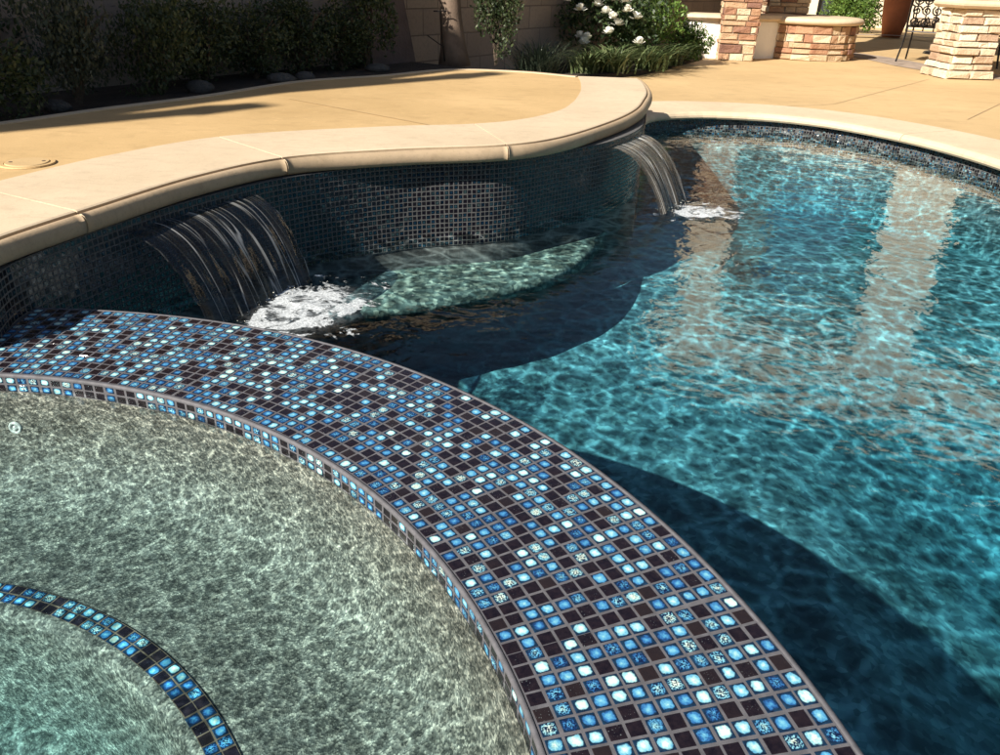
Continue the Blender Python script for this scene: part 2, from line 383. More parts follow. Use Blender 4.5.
class MB:
    def __init__(s): s.v = []; s.f = []; s.c = []
    def add(s, v, f, c=None):
        b = len(s.v); s.v += list(v); s.f += [tuple(i+b for i in q) for q in f]; s.c += [c or (0, 0, 0)]*len(f)
    def box(s, x0, x1, y0, y1, z0, z1, c=None, T=None):
        v = [(x, y, z) for z in (z0, z1) for x, y in ((x0, y0), (x1, y0), (x1, y1), (x0, y1))]
        if T: v = [T(*p) for p in v]
        s.add(v, [(3, 2, 1, 0), (4, 5, 6, 7), (0, 1, 5, 4), (1, 2, 6, 5), (2, 3, 7, 6), (3, 0, 4, 7)], c)
    def tube(s, P, r, n=6, c=None):
        P = [Vector(p) for p in P]; rows = []
        for i, p in enumerate(P):
            t = (P[min(i+1, len(P)-1)] - P[max(i-1, 0)]).normalized(); a = t.orthogonal().normalized()
            if i and abs(la.dot(t)) < .99: a = (la - t*la.dot(t)).normalized()
            la = a; b = t.cross(a); rr = r[i] if isinstance(r, (list, tuple)) else r
            rows.append([p + (a*math.cos(k*2*math.pi/n) + b*math.sin(k*2*math.pi/n))*rr for k in range(n)])
        v, f = loft(rows, True); m = len(v); f += [tuple(range(n))[::-1], tuple(range(m-n, m))]
        s.add(v, f, c)
    def lathe(s, prof, n=32, cx=0, cy=0, c=None, a0=0, a1=2*math.pi):
        full = abs(a1-a0-2*math.pi) < 1e-6; m = n if full else n+1
        rows = [[(cx+r*math.cos(a0+(a1-a0)*k/n), cy+r*math.sin(a0+(a1-a0)*k/n), z) for k in range(m)] for r, z in prof]
        v, f = loft(rows, full); s.add(v, f, c)
    def build(s, name, mat, parent=None, smooth=False, world=False, rnd=True):
        return mesh(name, s.v, s.f, mat, parent, smooth=smooth, rnd=s.c if rnd else None, world=world)

# ------------------------------------------------------------------ plan of the place
SPC = np.array([-1.126, .329]); RI, RO = 1.232, 1.616
ZD, ZC, ZP, ZS = .17, .37, .11, .136    # dam top, raised coping top, patio, spa water
def sp(a, r): return (SPC[0]+r*math.cos(R_(a)), SPC[1]+r*math.sin(R_(a)))
A_END = 93.6
wall_cp = [sp(250, 1.25), sp(225, 1.25), sp(200, 1.25), sp(175, 1.25), sp(150, 1.25), sp(125, 1.25), sp(106, 1.25), (-1.30, 1.60), (-1.205, 1.69), (-1.235, 1.90), (-1.17, 2.16), (-1.03, 2.53), (-.80, 2.90), (-.43, 3.19), (-.02, 3.355), (.23, 3.57),
           (.40, 3.73), (.51, 3.88), (.64, 4.13), (.72, 4.40), (.78, 4.78), (.82, 5.2), (.84, 5.6), (.86, 5.95)]
wall_path = Path(cr(wall_cp, 14))
G_cp = [sp(250, 1.20), sp(225, 1.20), sp(200, 1.20), sp(175, 1.20), sp(150, 1.20), sp(125, 1.20), sp(108, 1.22), (-1.34, 1.62), (-1.275, 1.75), (-1.26, 1.92), (-1.17, 2.21), (-1.02, 2.63), (-.80, 2.96), (-.42, 3.17), (-.03, 3.32), (.22, 3.54), (.49, 4.0), (.66, 4.4), (.76, 4.78), (.83, 5.12), (.865, 5.5), (.87, 5.8)]
B_cp = [sp(250, 1.66), sp(225, 1.66), sp(200, 1.66), sp(175, 1.66), sp(150, 1.66), sp(128, 1.66), sp(118, 1.78), (-1.72, 1.90), (-1.70, 2.02), (-1.68, 2.13), (-1.58, 2.43), (-1.42, 2.86), (-1.13, 3.30), (-.57, 3.62), (-.18, 3.77), (.06, 3.95), (.25, 4.25), (.34, 4.55), (.39, 4.82), (.43, 5.12), (.455, 5.5), (.46, 5.8)]
G = cr(G_cp, 14); B = cr(B_cp, 14)
pool_cp = [(.82, 5.2), (.86, 5.66), (1.02, 6.02), (1.42, 6.22), (1.87, 6.21), (2.2, 6.07), (2.45, 5.82), (2.70, 5.38), (2.85, 4.85), (2.9, 4.3), (2.97, 3.5), (3.15, 2.5), (3.15, 1.3), (2.7, .2), (1.7, -.7), (.6, -1.1)]
far_path = Path(cr(pool_cp, 12)[6:])
# water outline: raised wall from the dam to the nose, far wall, then round the outside of the dam
wi = [p for p in wall_path.P if True]
s0 = np.argmin(np.hypot(*(wall_path.P-np.array([-1.235, 1.90])).T))
pool_out = [tuple(p) for p in wall_path.P[s0:np.argmin(np.hypot(*(wall_path.P-np.array([.82, 5.2])).T))]]
pool_out += [tuple(p) for p in far_path.P]
pool_out += [sp(a, RO) for a in np.linspace(-68, A_END, 70)]
# hole in the patio: pool plus spa
hole = [sp(a, RO-.15) for a in np.linspace(A_END+10, 292-1, 50)]
hole2 = [tuple(p) for p in wall_path.P[s0:np.argmin(np.hypot(*(wall_path.P-np.array([.82, 5.2])).T))]] + [tuple(p) for p in far_path.P] + [sp(a, RO-.15) for a in np.linspace(-68, -252, 60)]
patio = poly('patio', [(-14, -12), (22, -12), (22, 26), (-14, 26)], ZP, M_rawdeck, holes=[hole2]); tag(patio, kind='structure')
grd = poly('ground', [(-200, -200), (200, -200), (200, 300), (-200, 300)], ZP-.01, M_soil, holes=[[(-13.9, -11.9), (21.9, -11.9), (21.9, 25.9), (-13.9, 25.9)]]); tag(grd, kind='structure')

# raised deck
back = [(.46, 5.8), (.07, 5.99), (-.43, 5.96), (-.84, 5.48), (-1.27, 5.06), (-1.60, 4.35), (-1.9, 3.85), (-2.12, 3.42), (-2.6, 2.6), (-3.6, 1.0), (-4.3, -.6), (-4.6, -2.6)]
dk = [tuple(p) for p in B] + back[1:] + [(-3.2, -2.8), (-2.0, -1.7)]
deck = poly('raised_deck', dk, ZC-.004, M_deck, thick=.3); tag(deck, kind='structure')
bk = Path(cr(back[:9], 8))
rows = []
for u in np.linspace(0, bk.L, 60):
    p = bk.pos(u); n = bk.nrm(u); rows.append([(p[0]-n[0]*o, p[1]-n[1]*o, z) for o, z in ((.0, ZC+.001), (.045, ZC+.001), (.05, ZC-.1))])
v, f = loft(rows); kerb = mesh('deck_edging', v, f, M_coping); tag(kerb, kind='structure')

# ------------------------------------------------------------------ raised tiled wall with coping
rw = empty('raised_pool_wall', (-.4, 3.2, 0)); tag(rw, 'raised pool wall of dark mosaic under a pale bullnosed coping', 'pool wall')
TP = .0195
ua = wall_path.s[np.argmin(np.hypot(*(wall_path.P-np.array(sp(150, 1.25))).T))]
def wf(zt):
    def P(u, v):
        p = wall_path.pos(ua+u*TP); n = wall_path.nrm(ua+u*TP)
        z = zt - v*TP; return np.c_[p+n*.0, z], np.c_[n, 0*z]
    return P
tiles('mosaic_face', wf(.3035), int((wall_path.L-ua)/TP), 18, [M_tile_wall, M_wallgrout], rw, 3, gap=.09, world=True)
def prof(g, b):
    d = (g-b); d = d/np.linalg.norm(d)
    w_ = np.linalg.norm(g-b)
    pf = [(-w_, ZC), (-.008, ZC), (-.001, ZC-.003), (.0, ZC-.014), (.005, ZC-.015), (.008, ZC-.008), (.016, ZC-.007), (.026, ZC-.012), (.033, ZC-.022), (.036, ZC-.034), (.035, ZC-.048), (.029, ZC-.059), (.018, ZC-.064), (-.10, ZC-.066), (-w_, ZC-.066)]
    return [(g[0]+d[0]*o, g[1]+d[1]*o, z) for o, z in pf]
js = [0, 20, 45, 70, 94, 122]
def near(pt): return int(np.argmin(np.hypot(*(G-np.array(pt)).T)))
cuts = [0, near(sp(200, 1.2)), near(sp(150, 1.2)), near((-1.19, 2.15)), near((-.82, 2.94)), near((-.02, 3.33)), near((.49, 4.0)) , len(G)-1]
cuts[6] = len(G)-1; cuts = cuts[:7]
for a, b in zip(cuts[:-1], cuts[1:]):
    rws = []
    for k in range(a, b+1):
        g, bb = G[k].copy(), B[k].copy()
        if k == a and k: d = G[k+1]-G[k]; d /= np.hypot(*d); g = g+d*.003; bb = bb+d*.003
        if k == b and b < len(G)-1: d = G[k]-G[k-1]; d /= np.hypot(*d); g = g-d*.003; bb = bb-d*.003
        rws.append(prof(g, bb))
    v, f = loft(rws, True); m = len(rws[0]); f += [tuple(range(m)), tuple(range(len(v)-m, len(v)))[::-1]]
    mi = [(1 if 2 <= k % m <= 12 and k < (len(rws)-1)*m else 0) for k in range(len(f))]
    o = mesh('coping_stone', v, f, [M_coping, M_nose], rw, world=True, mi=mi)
    o.data.polygons.foreach_set('use_smooth', [len(p.vertices) == 4 and 5 <= k % m <= 11 for k, p in enumerate(o.data.polygons)])
# core behind the tile so nothing shows through
rws = []
for u in np.linspace(0, wall_path.L, 160):
    p = wall_path.pos(u); n = wall_path.nrm(u); rws.append([(p[0]-n[0]*.004, p[1]-n[1]*.004, .303), (p[0]-n[0]*.004, p[1]-n[1]*.004, -1.6), (p[0]-n[0]*.12, p[1]-n[1]*.12, -1.6), (p[0]-n[0]*.12, p[1]-n[1]*.12, .303)])
v, f = loft(rws, True); mesh('wall_core', v, f, M_wallgrout, rw, world=True)

# far low wall: tile band and coping
fw = empty('pool_edge', (2.2, 6.1, 0)); tag(fw, 'low curved pool edge with pale coping and glittering tile band', 'pool edge')
TB = .0195
def ff_(u, v):
    p = far_path.pos(u*TB); n = far_path.nrm(u*TB); z = .0555-v*TB; return np.c_[p, z], np.c_[n, 0*z]
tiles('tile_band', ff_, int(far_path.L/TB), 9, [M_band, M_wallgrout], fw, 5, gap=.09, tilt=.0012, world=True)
nf = 90; us = np.linspace(0, far_path.L, nf); segs = [0, 22, 34, 47, 62, 78, nf-1]
pf = [(-.46, ZP+.006), (-.02, ZP+.006), (.034, ZP+.003), (.052, ZP-.008), (.06, ZP-.022), (.06, ZP-.036), (.05, ZP-.048), (.03, ZP-.053), (-.46, ZP-.053)]
for a, b in zip(segs[:-1], segs[1:]):
    rws = []
    for k in range(a, b+1):
        u = us[k] + (.0025 if k == a else 0) - (.0025 if k == b else 0)
        p = far_path.pos(u); n = far_path.nrm(u); rws.append([(p[0]+n[0]*o, p[1]+n[1]*o, z) for o, z in pf])
    v, f = loft(rws, True); m = len(pf); f += [tuple(range(m)), tuple(range(len(v)-m, len(v)))[::-1]]
    mesh('coping_stone', v, f, M_coping, fw, world=True)

# ------------------------------------------------------------------ pool shell
def floor_z(x, y):
    n = np.clip(.70+.36*(x-1.05), .70, 1.0); f = -np.interp(y, [2.9, 3.6, 4.3, 5.2, 6.5], [-.64, -.50, -.40, -.50, -.62])
    t = np.clip((y-2.3)/1.5, 0, 1); t = t*t*(3-2*t); return -(n*(1-t)+f*t)
def inside_grid(outl, n):
    P = np.array(outl); x0, y0 = P.min(0)-.02; x1, y1 = P.max(0)+.02
    return x0, x1, y0, y1
x0, x1, y0, y1 = inside_grid(pool_out, 0)
nx, ny = 150, 220; X, Y = np.meshgrid(np.linspace(x0, x1, nx), np.linspace(y0, y1, ny), indexing='ij')
Z = floor_z(X, Y) + .005*(np.sin(X*21+1.3*np.sin(Y*13))*np.sin(Y*17+1.7*np.sin(X*9)) + .5*np.sin(X*37+Y*29)*np.sin(Y*33-X*14)); idx = np.arange(nx*ny).reshape(nx, ny)
f = np.stack([idx[:-1, :-1].ravel(), idx[1:, :-1].ravel(), idx[1:, 1:].ravel(), idx[:-1, 1:].ravel()], 1)
pfl = mesh('pool_floor', np.c_[X.ravel(), Y.ravel(), Z.ravel()], f, M_poolfloor, smooth=True); tag(pfl, kind='structure')
# far shell wall below the band
rws = []
for u in np.linspace(0, far_path.L, 120):
    p = far_path.pos(u); n = far_path.nrm(u); rws.append([(p[0]-n[0]*.003, p[1]-n[1]*.003, .06), (p[0]-n[0]*.003, p[1]-n[1]*.003, -.11), (p[0]+n[0]*.06, p[1]+n[1]*.06, -.4), (p[0]+n[0]*.12, p[1]+n[1]*.12, -1.5)])
v, f = loft(rws); sw = mesh('pool_shell', v, f, M_poolfloor, smooth=True); tag(sw, kind='structure')
# crescent bench under the raised wall
be = cr([(-1.0, 2.45), (-.72, 2.66), (-.46, 2.80), (-.28, 2.88), (-.09, 2.99), (.10, 3.13), (.24, 3.27), (.38, 3.52), (.49, 3.85)], 10)
wl = Path([tuple(p) for p in wall_path.P[s0+6:]])
us = [wl.s[np.argmin(np.hypot(*(wl.P-q).T))] for q in be]
rws = []
for q, u in zip(be, us):
    p = wl.pos(u); n = wl.nrm(u); e = p + n*.004
    d = q-e; L_ = max(np.hypot(*d), 1e-6); rws.append([(e[0], e[1], -.132), (e[0]+d[0]*.5, e[1]+d[1]*.5, -.136), (q[0]-d[0]/L_*.02, q[1]-d[1]/L_*.02, -.14), (q[0], q[1], -.155), (q[0], q[1], -.20), (e[0], e[1], -.22)])
v, f = loft(rws); bch = mesh('pool_bench', v, f, M_bench, smooth=True); tag(bch, kind='structure')
# the water body: closed prism, its sides just inside the shell
def prism(name, outl, zt, zb, mat):
    o = poly(name, outl, zt, mat, thick=zt-zb); return o
wpo = [tuple(p + n*-.006) for p, n in zip(wall_path.P[s0:np.argmin(np.hypot(*(wall_path.P-np.array([.82, 5.2])).T))], wall_path.nrm(wall_path.s)[s0:np.argmin(np.hypot(*(wall_path.P-np.array([.82, 5.2])).T))])]
wpo += [tuple(p + n*-.006) for p, n in zip(far_path.P, far_path.nrm(far_path.s))]
wpo += [sp(a, RO-.01) for a in np.linspace(-68, A_END, 70)]
pw = prism('pool_water', wpo, 0., -1.7, M_pool); tag(pw, kind='structure')

# ------------------------------------------------------------------ spa
spa = empty('spa_dam_wall', (SPC[0], SPC[1], 0)); tag(spa, 'curved spa dam wall topped with blue and black glass mosaic', 'spa wall')
NR = 14; WT = (RO-RI-.007-.008)/NR
NT_ = int(R_(A_END+75)*1.42/.0267)
def top_(u, v):
    a = R_(A_END) - (u/NT_)*R_(A_END+75); r = RI+.007+v*WT
    # sheets of a dozen rows sit a touch out of line
    a = a + .0012*np.sin(np.floor(u/11.)*2.3+np.floor(v/5.)*1.7)
    return np.stack([SPC[0]+r*np.cos(a), SPC[1]+r*np.sin(a), 0*a+ZD-.0012], 1), np.tile([0., 0., 1.], (len(a), 1))
tiles('mosaic_top', lambda u, v: top_(u, v), NT_, NR, [M_tile, M_grout], spa, 11, gap=.062, tilt=.00024, world=True)
NI = int(R_(A_END+75)*RI/.0262)
def inn(u, v):
    a = R_(A_END) - (u/NI)*R_(A_END+75); z = ZD-.005-v*.0195
    return np.stack([SPC[0]+RI*np.cos(a), SPC[1]+RI*np.sin(a), z], 1), np.stack([-np.cos(a), -np.sin(a), 0*a], 1)
tiles('inner_face', inn, NI, 2, [M_tile, M_grout], spa, 12, gap=.08, world=True)
NO = int(R_(A_END+75)*RO/.0262)
def out_(u, v):
    a = R_(A_END) - (u/NO)*R_(A_END+75); z = ZD-.004-v*.0262
    return np.stack([SPC[0]+RO*np.cos(a), SPC[1]+RO*np.sin(a), z], 1), np.stack([np.cos(a), np.sin(a), 0*a], 1)
tiles('outer_face', out_, NO, 9, [M_tile, M_grout], spa, 13, gap=.08, world=True)
mb = MB()
mb.lathe([(RI-.001, ZD-.008), (RI-.002, ZD-.003), (RI+.001, ZD), (RI+.005, ZD+.0002), (RI+.0065, ZD-.002)], 240, *SPC, a0=R_(-75), a1=R_(A_END))
mb.lathe([(RO-.008, ZD-.002), (RO-.007, ZD), (RO, ZD-.001), (RO+.001, ZD-.004), (RO+.0005, ZD-.006)], 240, *SPC, a0=R_(-75), a1=R_(A_END))
mb.build('edge_trim', M_grout, spa, smooth=True, world=True)
mb = MB(); mb.lathe([(RI+.004, -1.8), (RI+.004, ZD-.004), (RO-.004, ZD-.004), (RO-.004, -1.8)], 240, *SPC); mb.build('wall_core', M_wallgrout, spa, world=True)
# spa shell: pebble wall, bench, step down
mb = MB(); mb.lathe([(RI-.001, ZD-.043), (RI-.001, ZD-.12), (RI-.02, -.03), (RI-.06, -.085), (RI-.12, -.112), (RI-.2, -.12), (.905, -.122), (.852, -.1225), (.838, -.13), (.83, -.16), (.815, -.42), (.75, -.47), (.5, -.49), (.0, -.49)], 180, *SPC)
ss = mb.build('spa_shell', M_spafloor, smooth=True); tag(ss, kind='structure')
st = 0
NS = int(2*math.pi*.88/.0245)
def stp(u, v):
    a = math.pi*2*u/NS; r = .856+v*.0235
    return np.stack([SPC[0]+r*np.cos(a), SPC[1]+r*np.sin(a), 0*a-.119], 1), np.tile([0., 0., 1.], (len(a), 1))
o = tiles('bench_tile_line', lambda u, v: stp(u, v), NS, 2, [M_tile, M_joint], None, 21, gap=.03)
tag(o, 'double row of blue and black mosaic marking the underwater spa bench', 'tile line')
sw_ = poly('spa_water', [sp(a, RI+.002) for a in np.linspace(0, 360, 180, endpoint=False)], ZS, M_spa, thick=.64); tag(sw_, kind='structure')
# jet fitting in the spa wall
aj = 88.8; jx, jy = sp(aj, RI-.004); jt = empty('return_fitting', (jx, jy, .035), R_(aj-90)); tag(jt, 'small white round jet fitting in the pebbled spa wall', 'jet fitting')
mb = MB(); mb.lathe([(.008, 0), (.0085, .003), (.012, .005), (.015, .003), (.016, 0)], 28)
rg_ = mb.build('ring', M_plastic, jt, smooth=True); rg_.rotation_euler = (R_(90), 0, 0)
mb = MB(); mb.lathe([(0, .006), (.005, .005), (.007, .0), (.0088, .0)], 20); nz_ = mb.build('nozzle', M_plastic, jt, smooth=True); nz_.rotation_euler = (R_(90), 0, 0)

# ------------------------------------------------------------------ waterfalls
def fall(name, t0, t1, b0, b1, zt, zb, mat, nu=70, nv=40, rib=.004, seed=1):
    rg = np.random.default_rng(seed); ph = rg.random(9)*6.28; v = []; uv = []
    t0, t1, b0, b1 = map(np.array, (t0, t1, b0, b1))
    for j in range(nv+1):
        s = j/nv
        for i in range(nu+1):
            u = i/nu; T = t0+(t1-t0)*u; Bq = b0+(b1-b0)*u
            k = s**.62; p = T+(Bq-T)*k; z = zt-(zt-zb)*(s**1.24)*(.35*s+.65)
            nn = Bq-T; nn = nn/np.hypot(*nn)
            w = sum(math.sin(u*(14+11*q)+ph[q]+s*(.6+.3*q))/(1+.5*q) for q in range(5))*rib*(.3+.7*s)
            w += 0
            zig = (.004*math.sin(s*23+ph[6])+.0015*math.sin(s*71+ph[7]))*(.1+s) if i in (0, nu) else 0
            tt = (t1-t0)/np.hypot(*(t1-t0))
            v.append((p[0]+nn[0]*w+tt[0]*zig, p[1]+nn[1]*w+tt[1]*zig, z+w*.4)); uv.append((u, s))
    f = []; fu = []
    for j in range(nv):
        for i in range(nu):
            q = (j*(nu+1)+i, j*(nu+1)+i+1, (j+1)*(nu+1)+i+1, (j+1)*(nu+1)+i); f.append(q); fu += [uv[k] for k in q]
    return mesh(name, v, f, mat, smooth=True, uv=fu)
o = fall('waterfall', (-1.135, 2.29), (-.895, 2.78), (-.88, 2.20), (-.67, 2.66), .272, -.003, M_fall1, seed=2)
tag(o, 'wide dark sheet of water falling just behind the mosaic dam wall', 'waterfall')
o = fall('waterfall', (.48, 3.83), (.68, 4.22), (.73, 3.70), (.90, 3.99), .275, -.003, M_fall2, rib=.006, seed=5)
tag(o, 'narrow streaky sheet of water falling at the rounded nose of the raised deck', 'waterfall')
def foam(name, cx, cy, rx, ry, rot, mat, label, seed):
    rg = np.random.default_rng(seed); v = []; f = []; uv = []; nr, na = 22, 64
    for j in range(nr+1):
        r = j/nr
        for i in range(na):
            a = i*2*math.pi/na; x, y = r*rx*math.cos(a), r*ry*math.sin(a); c, s = math.cos(rot), math.sin(rot)
            z = .003 + max(0, (1-r))**1.2*.012 + max(0, mnoise.fractal((x*14, y*14, seed), 1, 2, 4))*.014*(1-r*.6)
            v.append((cx+c*x-s*y, cy+s*x+c*y, z))
    for j in range(nr):
        for i in range(na):
            k = (i+1) % na; f.append((j*na+i, (j+1)*na+i, (j+1)*na+k, j*na+k)); uv += [(j/nr, i/na), ((j+1)/nr, i/na), ((j+1)/nr, k/na), (j/nr, k/na)]
    o = mesh(name, v, f, mat, smooth=True, uv=uv); tag(o, label, 'foam'); return o
foam('foam_patch', -.62, 2.37, .46, .33, R_(60), M_foam, 'ring of thick white foam where the dark sheet lands by the dam', 3)
foam('foam_patch', .93, 3.74, .34, .21, R_(35), M_foam2, 'soft white foam where the narrow streaky sheet lands', 8)

def splash(cx, cy, rx, ry, rot, n, label, seed):
    rg = random.Random(seed); mb = MB(); c, s_ = math.cos(rot), math.sin(rot)
    for i in range(n):
        a, q = rg.uniform(0, 6.28), rg.random()**.6; x, y = q*rx*math.cos(a), q*ry*math.sin(a); r = rg.uniform(.0007, .0017)*(1.2-q*.5); z = abs(rg.gauss(0, .022))*(1-q)+r
        mb.lathe([(0, z-r), (r*.7, z-r*.7), (r, z), (r*.7, z+r*.7), (0, z+r)], 6, cx+c*x-s_*y, cy+s_*x+c*y)
    o = mb.build('splash_droplets', M_petal, smooth=True); tag(o, label, 'splash', kind='stuff')
splash(-.74, 2.42, .28, .14, R_(60), 90, 'fine white droplets thrown up where the dark sheet lands', 4)
splash(.83, 3.83, .18, .09, R_(55), 70, 'fine white droplets thrown up where the narrow sheet lands', 5)
# ------------------------------------------------------------------ skimmer lid, joints, pavers
sl = empty('skimmer_lid', (-1.62, 2.71, ZC)); tag(sl, 'round tan skimmer lid set flush in the raised deck', 'skimmer lid')
mb = MB(); mb.lathe([(0, .004), (.066, .004), (.069, .001), (.069, -.003)], 40); mb.build('cover', M_rawdeck, sl, smooth=False)
mb = MB(); mb.lathe([(.071, -.003), (.071, .0015), (.085, .002), (.087, -.003)], 40); mb.build('collar', M_deck, sl)
for a in (20, 200):
    mb = MB(); mb.lathe([(0, .0052), (.006, .0052), (.006, .003)], 12, .05*math.cos(R_(a)), .05*math.sin(R_(a))); mb.build('screw', M_joint, sl)
def strip(name, P, wdt, z, mat, kind='structure'):
    p = Path(P); rws = []
    for u in np.linspace(0, p.L, max(2, int(p.L/.15))):
        q = p.pos(u); n = p.nrm(u); rws.append([(q[0]-n[0]*wdt/2, q[1]-n[1]*wdt/2, z), (q[0]+n[0]*wdt/2, q[1]+n[1]*wdt/2, z)])
    v, f = loft(rws); o = mesh(name, v, f, mat); tag(o, kind=kind); return o
strip('deck_joint', [(1.9, 6.52), (2.6, 6.8), (4.01, 8.52), (4.4, 9.0)], .006, ZP+.0035, M_score)
strip('deck_joint', [(3.42, 6.25), (4.19, 7.22), (5.6, 9.0)], .006, ZP+.0035, M_score)
strip('deck_joint', [(-1.15, 4.35), (-.36, 3.72)], .006, ZC, M_rawdeck)
strip('paver_band', cr([(3.9, 12.9), (4.5, 12.3), (4.85, 11.3), (4.95, 10.3), (5.3, 9.6), (6.2, 9.2), (8, 9.2)], 8), .55, ZP+.004, M_paver)

# ------------------------------------------------------------------ planting bed and block wall
WD = np.array([.555, .832]); WN = np.array([-.832, .555]); W0 = np.array([-1.06, 6.6])
bed = [(.46, 5.85), (.07, 6.03), (-.46, 6.0), (-.88, 5.52), (-1.31, 5.1), (-1.64, 4.38), (-1.94, 3.88), (-2.16, 3.45), (-2.64, 2.63), (-3.64, 1.03), (-4.34, -.6)]
wa_, wb_ = W0+WD*-9, W0+WD*.2
bd = poly('planting_bed', bed + [tuple(wa_)] + [tuple(wb_)], .34, M_soil, thick=.3); tag(bd, kind='structure')
bd2 = poly('planting_bed', [(.44, 5.9), (.62, 6.8), (.75, 7.9), (1.28, 8.42), (1.6, 9.0), (2.3, 10.35), (1.9, 11.0), tuple(W0+WD*.2)], .15, M_soil, thick=.1); tag(bd2, kind='structure')
ang = math.atan2(WD[1], WD[0])
gw = empty('block_wall', (W0[0], W0[1], .1), ang); tag(gw, 'tall shaded concrete block garden wall behind the planting bed', 'wall')
mb = MB(); mb.box(-12, 10, 0, .2, 0, 1.9); mb.build('block_courses', M_block, gw)
mb = MB(); mb.box(-12.02, 10.02, -.02, .22, 1.903, 1.97); mb.build('cap', M_slab, gw)

rngg = np.random.default_rng(7)
def leaves(center_fn, n, size, seed, updir=.3):
    """n small folded leaf quads with random sizes; center_fn(n, rng) -> positions"""
    rg = np.random.default_rng(seed); P = center_fn(n, rg)
    a = rg.normal(size=(n, 3)); a[:, 2] += updir; a /= np.linalg.norm(a, axis=1, keepdims=True)
    b = np.cross(a, rg.normal(size=(n, 3))); b /= np.linalg.norm(b, axis=1, keepdims=True)+1e-9
    s = size*rg.uniform(.6, 1.4, n)[:, None]
    v = np.stack([P-a*s*.1, P+a*s*.5+b*s*.28, P+a*s*1.1, P+a*s*.5-b*s*.28], 1).reshape(-1, 3)
    k = np.arange(n)*4; f = np.stack([k, k+1, k+2, k+3], 1); c = rg.random((n, 3)); return v, f, c
def clump(rx, ry, rz, zc, nl, k=14, sd=1):
    r0_ = np.random.default_rng(sd); cs = r0_.normal(size=(k, 3)); cs /= np.linalg.norm(cs, axis=1, keepdims=True); cs *= r0_.uniform(.35, .9, (k, 1))
    def fn(n, rg):
        i = rg.integers(0, k, n); d = rg.normal(size=(n, 3)); d /= np.linalg.norm(d, axis=1, keepdims=True); d *= rg.uniform(.2, 1, (n, 1))**.5*.42
        p = (cs[i]+d)*np.array([rx, ry, rz]); p[:, 2] += zc; return p
    return fn
def shrub(name, x, y, z, rx, ry, h, n, size, mat, label, cat='shrub', seed=1, group=None, k=14, updir=.4):
    e = empty(name, (x, y, z)); tag(e, label, cat, group)
    v, f, c = leaves(clump(rx, ry, h*.54, h*.50, n, k, seed), n, size, seed+1, updir)
    v[:, 2] = np.maximum(v[:, 2], .005)
    mesh('foliage', v, f, mat, e, rnd=c)
    mb = MB(); rg = random.Random(seed)
    for q in range(5): mb.tube([(0, 0, -.02), (rg.uniform(-.3, .3)*rx, rg.uniform(-.3, .3)*ry, h*.35), (rg.uniform(-.7, .7)*rx, rg.uniform(-.7, .7)*ry, h*.75)], [.012, .008, .004], 5)
    mb.build('stem', M_bark, e); return e
def blades(name, x, y, z, r, h, n, wdt, mat, label, cat='grass plant', seed=1, group=None, arch=1.):
    rg = np.random.default_rng(seed); v = []; f = []; c = []
    for i in range(n):
        a = rg.uniform(0, 6.283); rr = abs(rg.normal(0, .25))*r; bx, by = rr*math.cos(a), rr*math.sin(a)
        a2 = a+rg.normal(0, .5); L_ = h*rg.uniform(.6, 1.15); out = r*rg.uniform(.3, 1.)*arch; pc = rg.random(3)
        dx, dy = math.cos(a2), math.sin(a2); px, py = -dy, dx; b0 = len(v); ns = 5
        for s in range(ns+1):
            t = s/ns; o = out*t**1.6; zz = L_*(t - .45*arch*t*t); ww = wdt*(1-t**2)*.5+.0004
            v += [(bx+dx*o+px*ww, by+dy*o+py*ww, zz), (bx+dx*o-px*ww, by+dy*o-py*ww, zz)]
        for s in range(ns): f.append((b0+2*s, b0+2*s+1, b0+2*s+3, b0+2*s+2)); c.append(pc)
    e = empty(name, (x, y, z)); tag(e, label, cat, group); mesh('blades', v, f, mat, e, rnd=np.array(c)); return e
ZB = .34
shrub('tall_shrub', -2.62, 4.35, ZB, .33, .33, 1.15, 4200, .035, M_leaf_dark, 'tall loose dark shrub reaching above the frame, furthest left against the wall', seed=31, updir=1.0)
shrub('shaded_shrub', -2.30, 3.62, ZB, .24, .24, .40, 2600, .022, M_leaf_dark, 'low dark shrub at the far left corner of the bed', seed=32)
shrub('shaded_shrub', -2.14, 4.14, ZB, .30, .26, .56, 4600, .020, M_leaf_grey, 'grey green feathery shrub beside the tall loose shrub', seed=33, k=22, updir=2.2)
shrub('shaded_shrub', -1.90, 4.58, ZB, .28, .26, .50, 4200, .020, M_leaf_dark, 'dark feathery shrub just right of the grey green one', seed=34, k=22, updir=1.8)
shrub('hedge_shrub', -1.81, 4.98, ZB, .28, .26, .50, 4200, .021, M_leaf_dark, 'dense dark shrub under the climbing vine', seed=35, k=22)
shrub('hedge_shrub', -1.60, 5.32, ZB, .27, .26, .46, 4200, .021, M_leaf_dark, 'low rounded dark shrub in the middle of the shaded row', seed=36, k=22)
shrub('hedge_shrub', -1.40, 5.68, ZB, .26, .26, .50, 4200, .021, M_leaf_dark, 'dark mounded shrub two places left of the tall upright one', seed=137, k=22)
shrub('hedge_shrub', -1.18, 5.94, ZB, .24, .24, .46, 3600, .021, M_leaf_dark, 'dark shrub touching the tall upright one', seed=37, k=22)
shrub('climbing_vine', -2.42, 5.0, ZB+.42, .11, .10, .9, 1500, .03, M_leaf_dark, 'narrow dark vine climbing the block wall', 'vine', seed=38, updir=.8)
shrub('column_shrub', -1.02, 6.10, ZB, .2, .2, 1.05, 3600, .026, M_leaf_dark, 'tall upright dark shrub left of the leaning slab', seed=39, updir=1.2)
shrub('conifer_shrub', -.12, 6.80, ZB, .24, .24, 1.2, 4200, .026, M_leaf_dark, 'dark feathery conifer standing alone right of the tree stake', 'conifer', seed=40, updir=1.6)
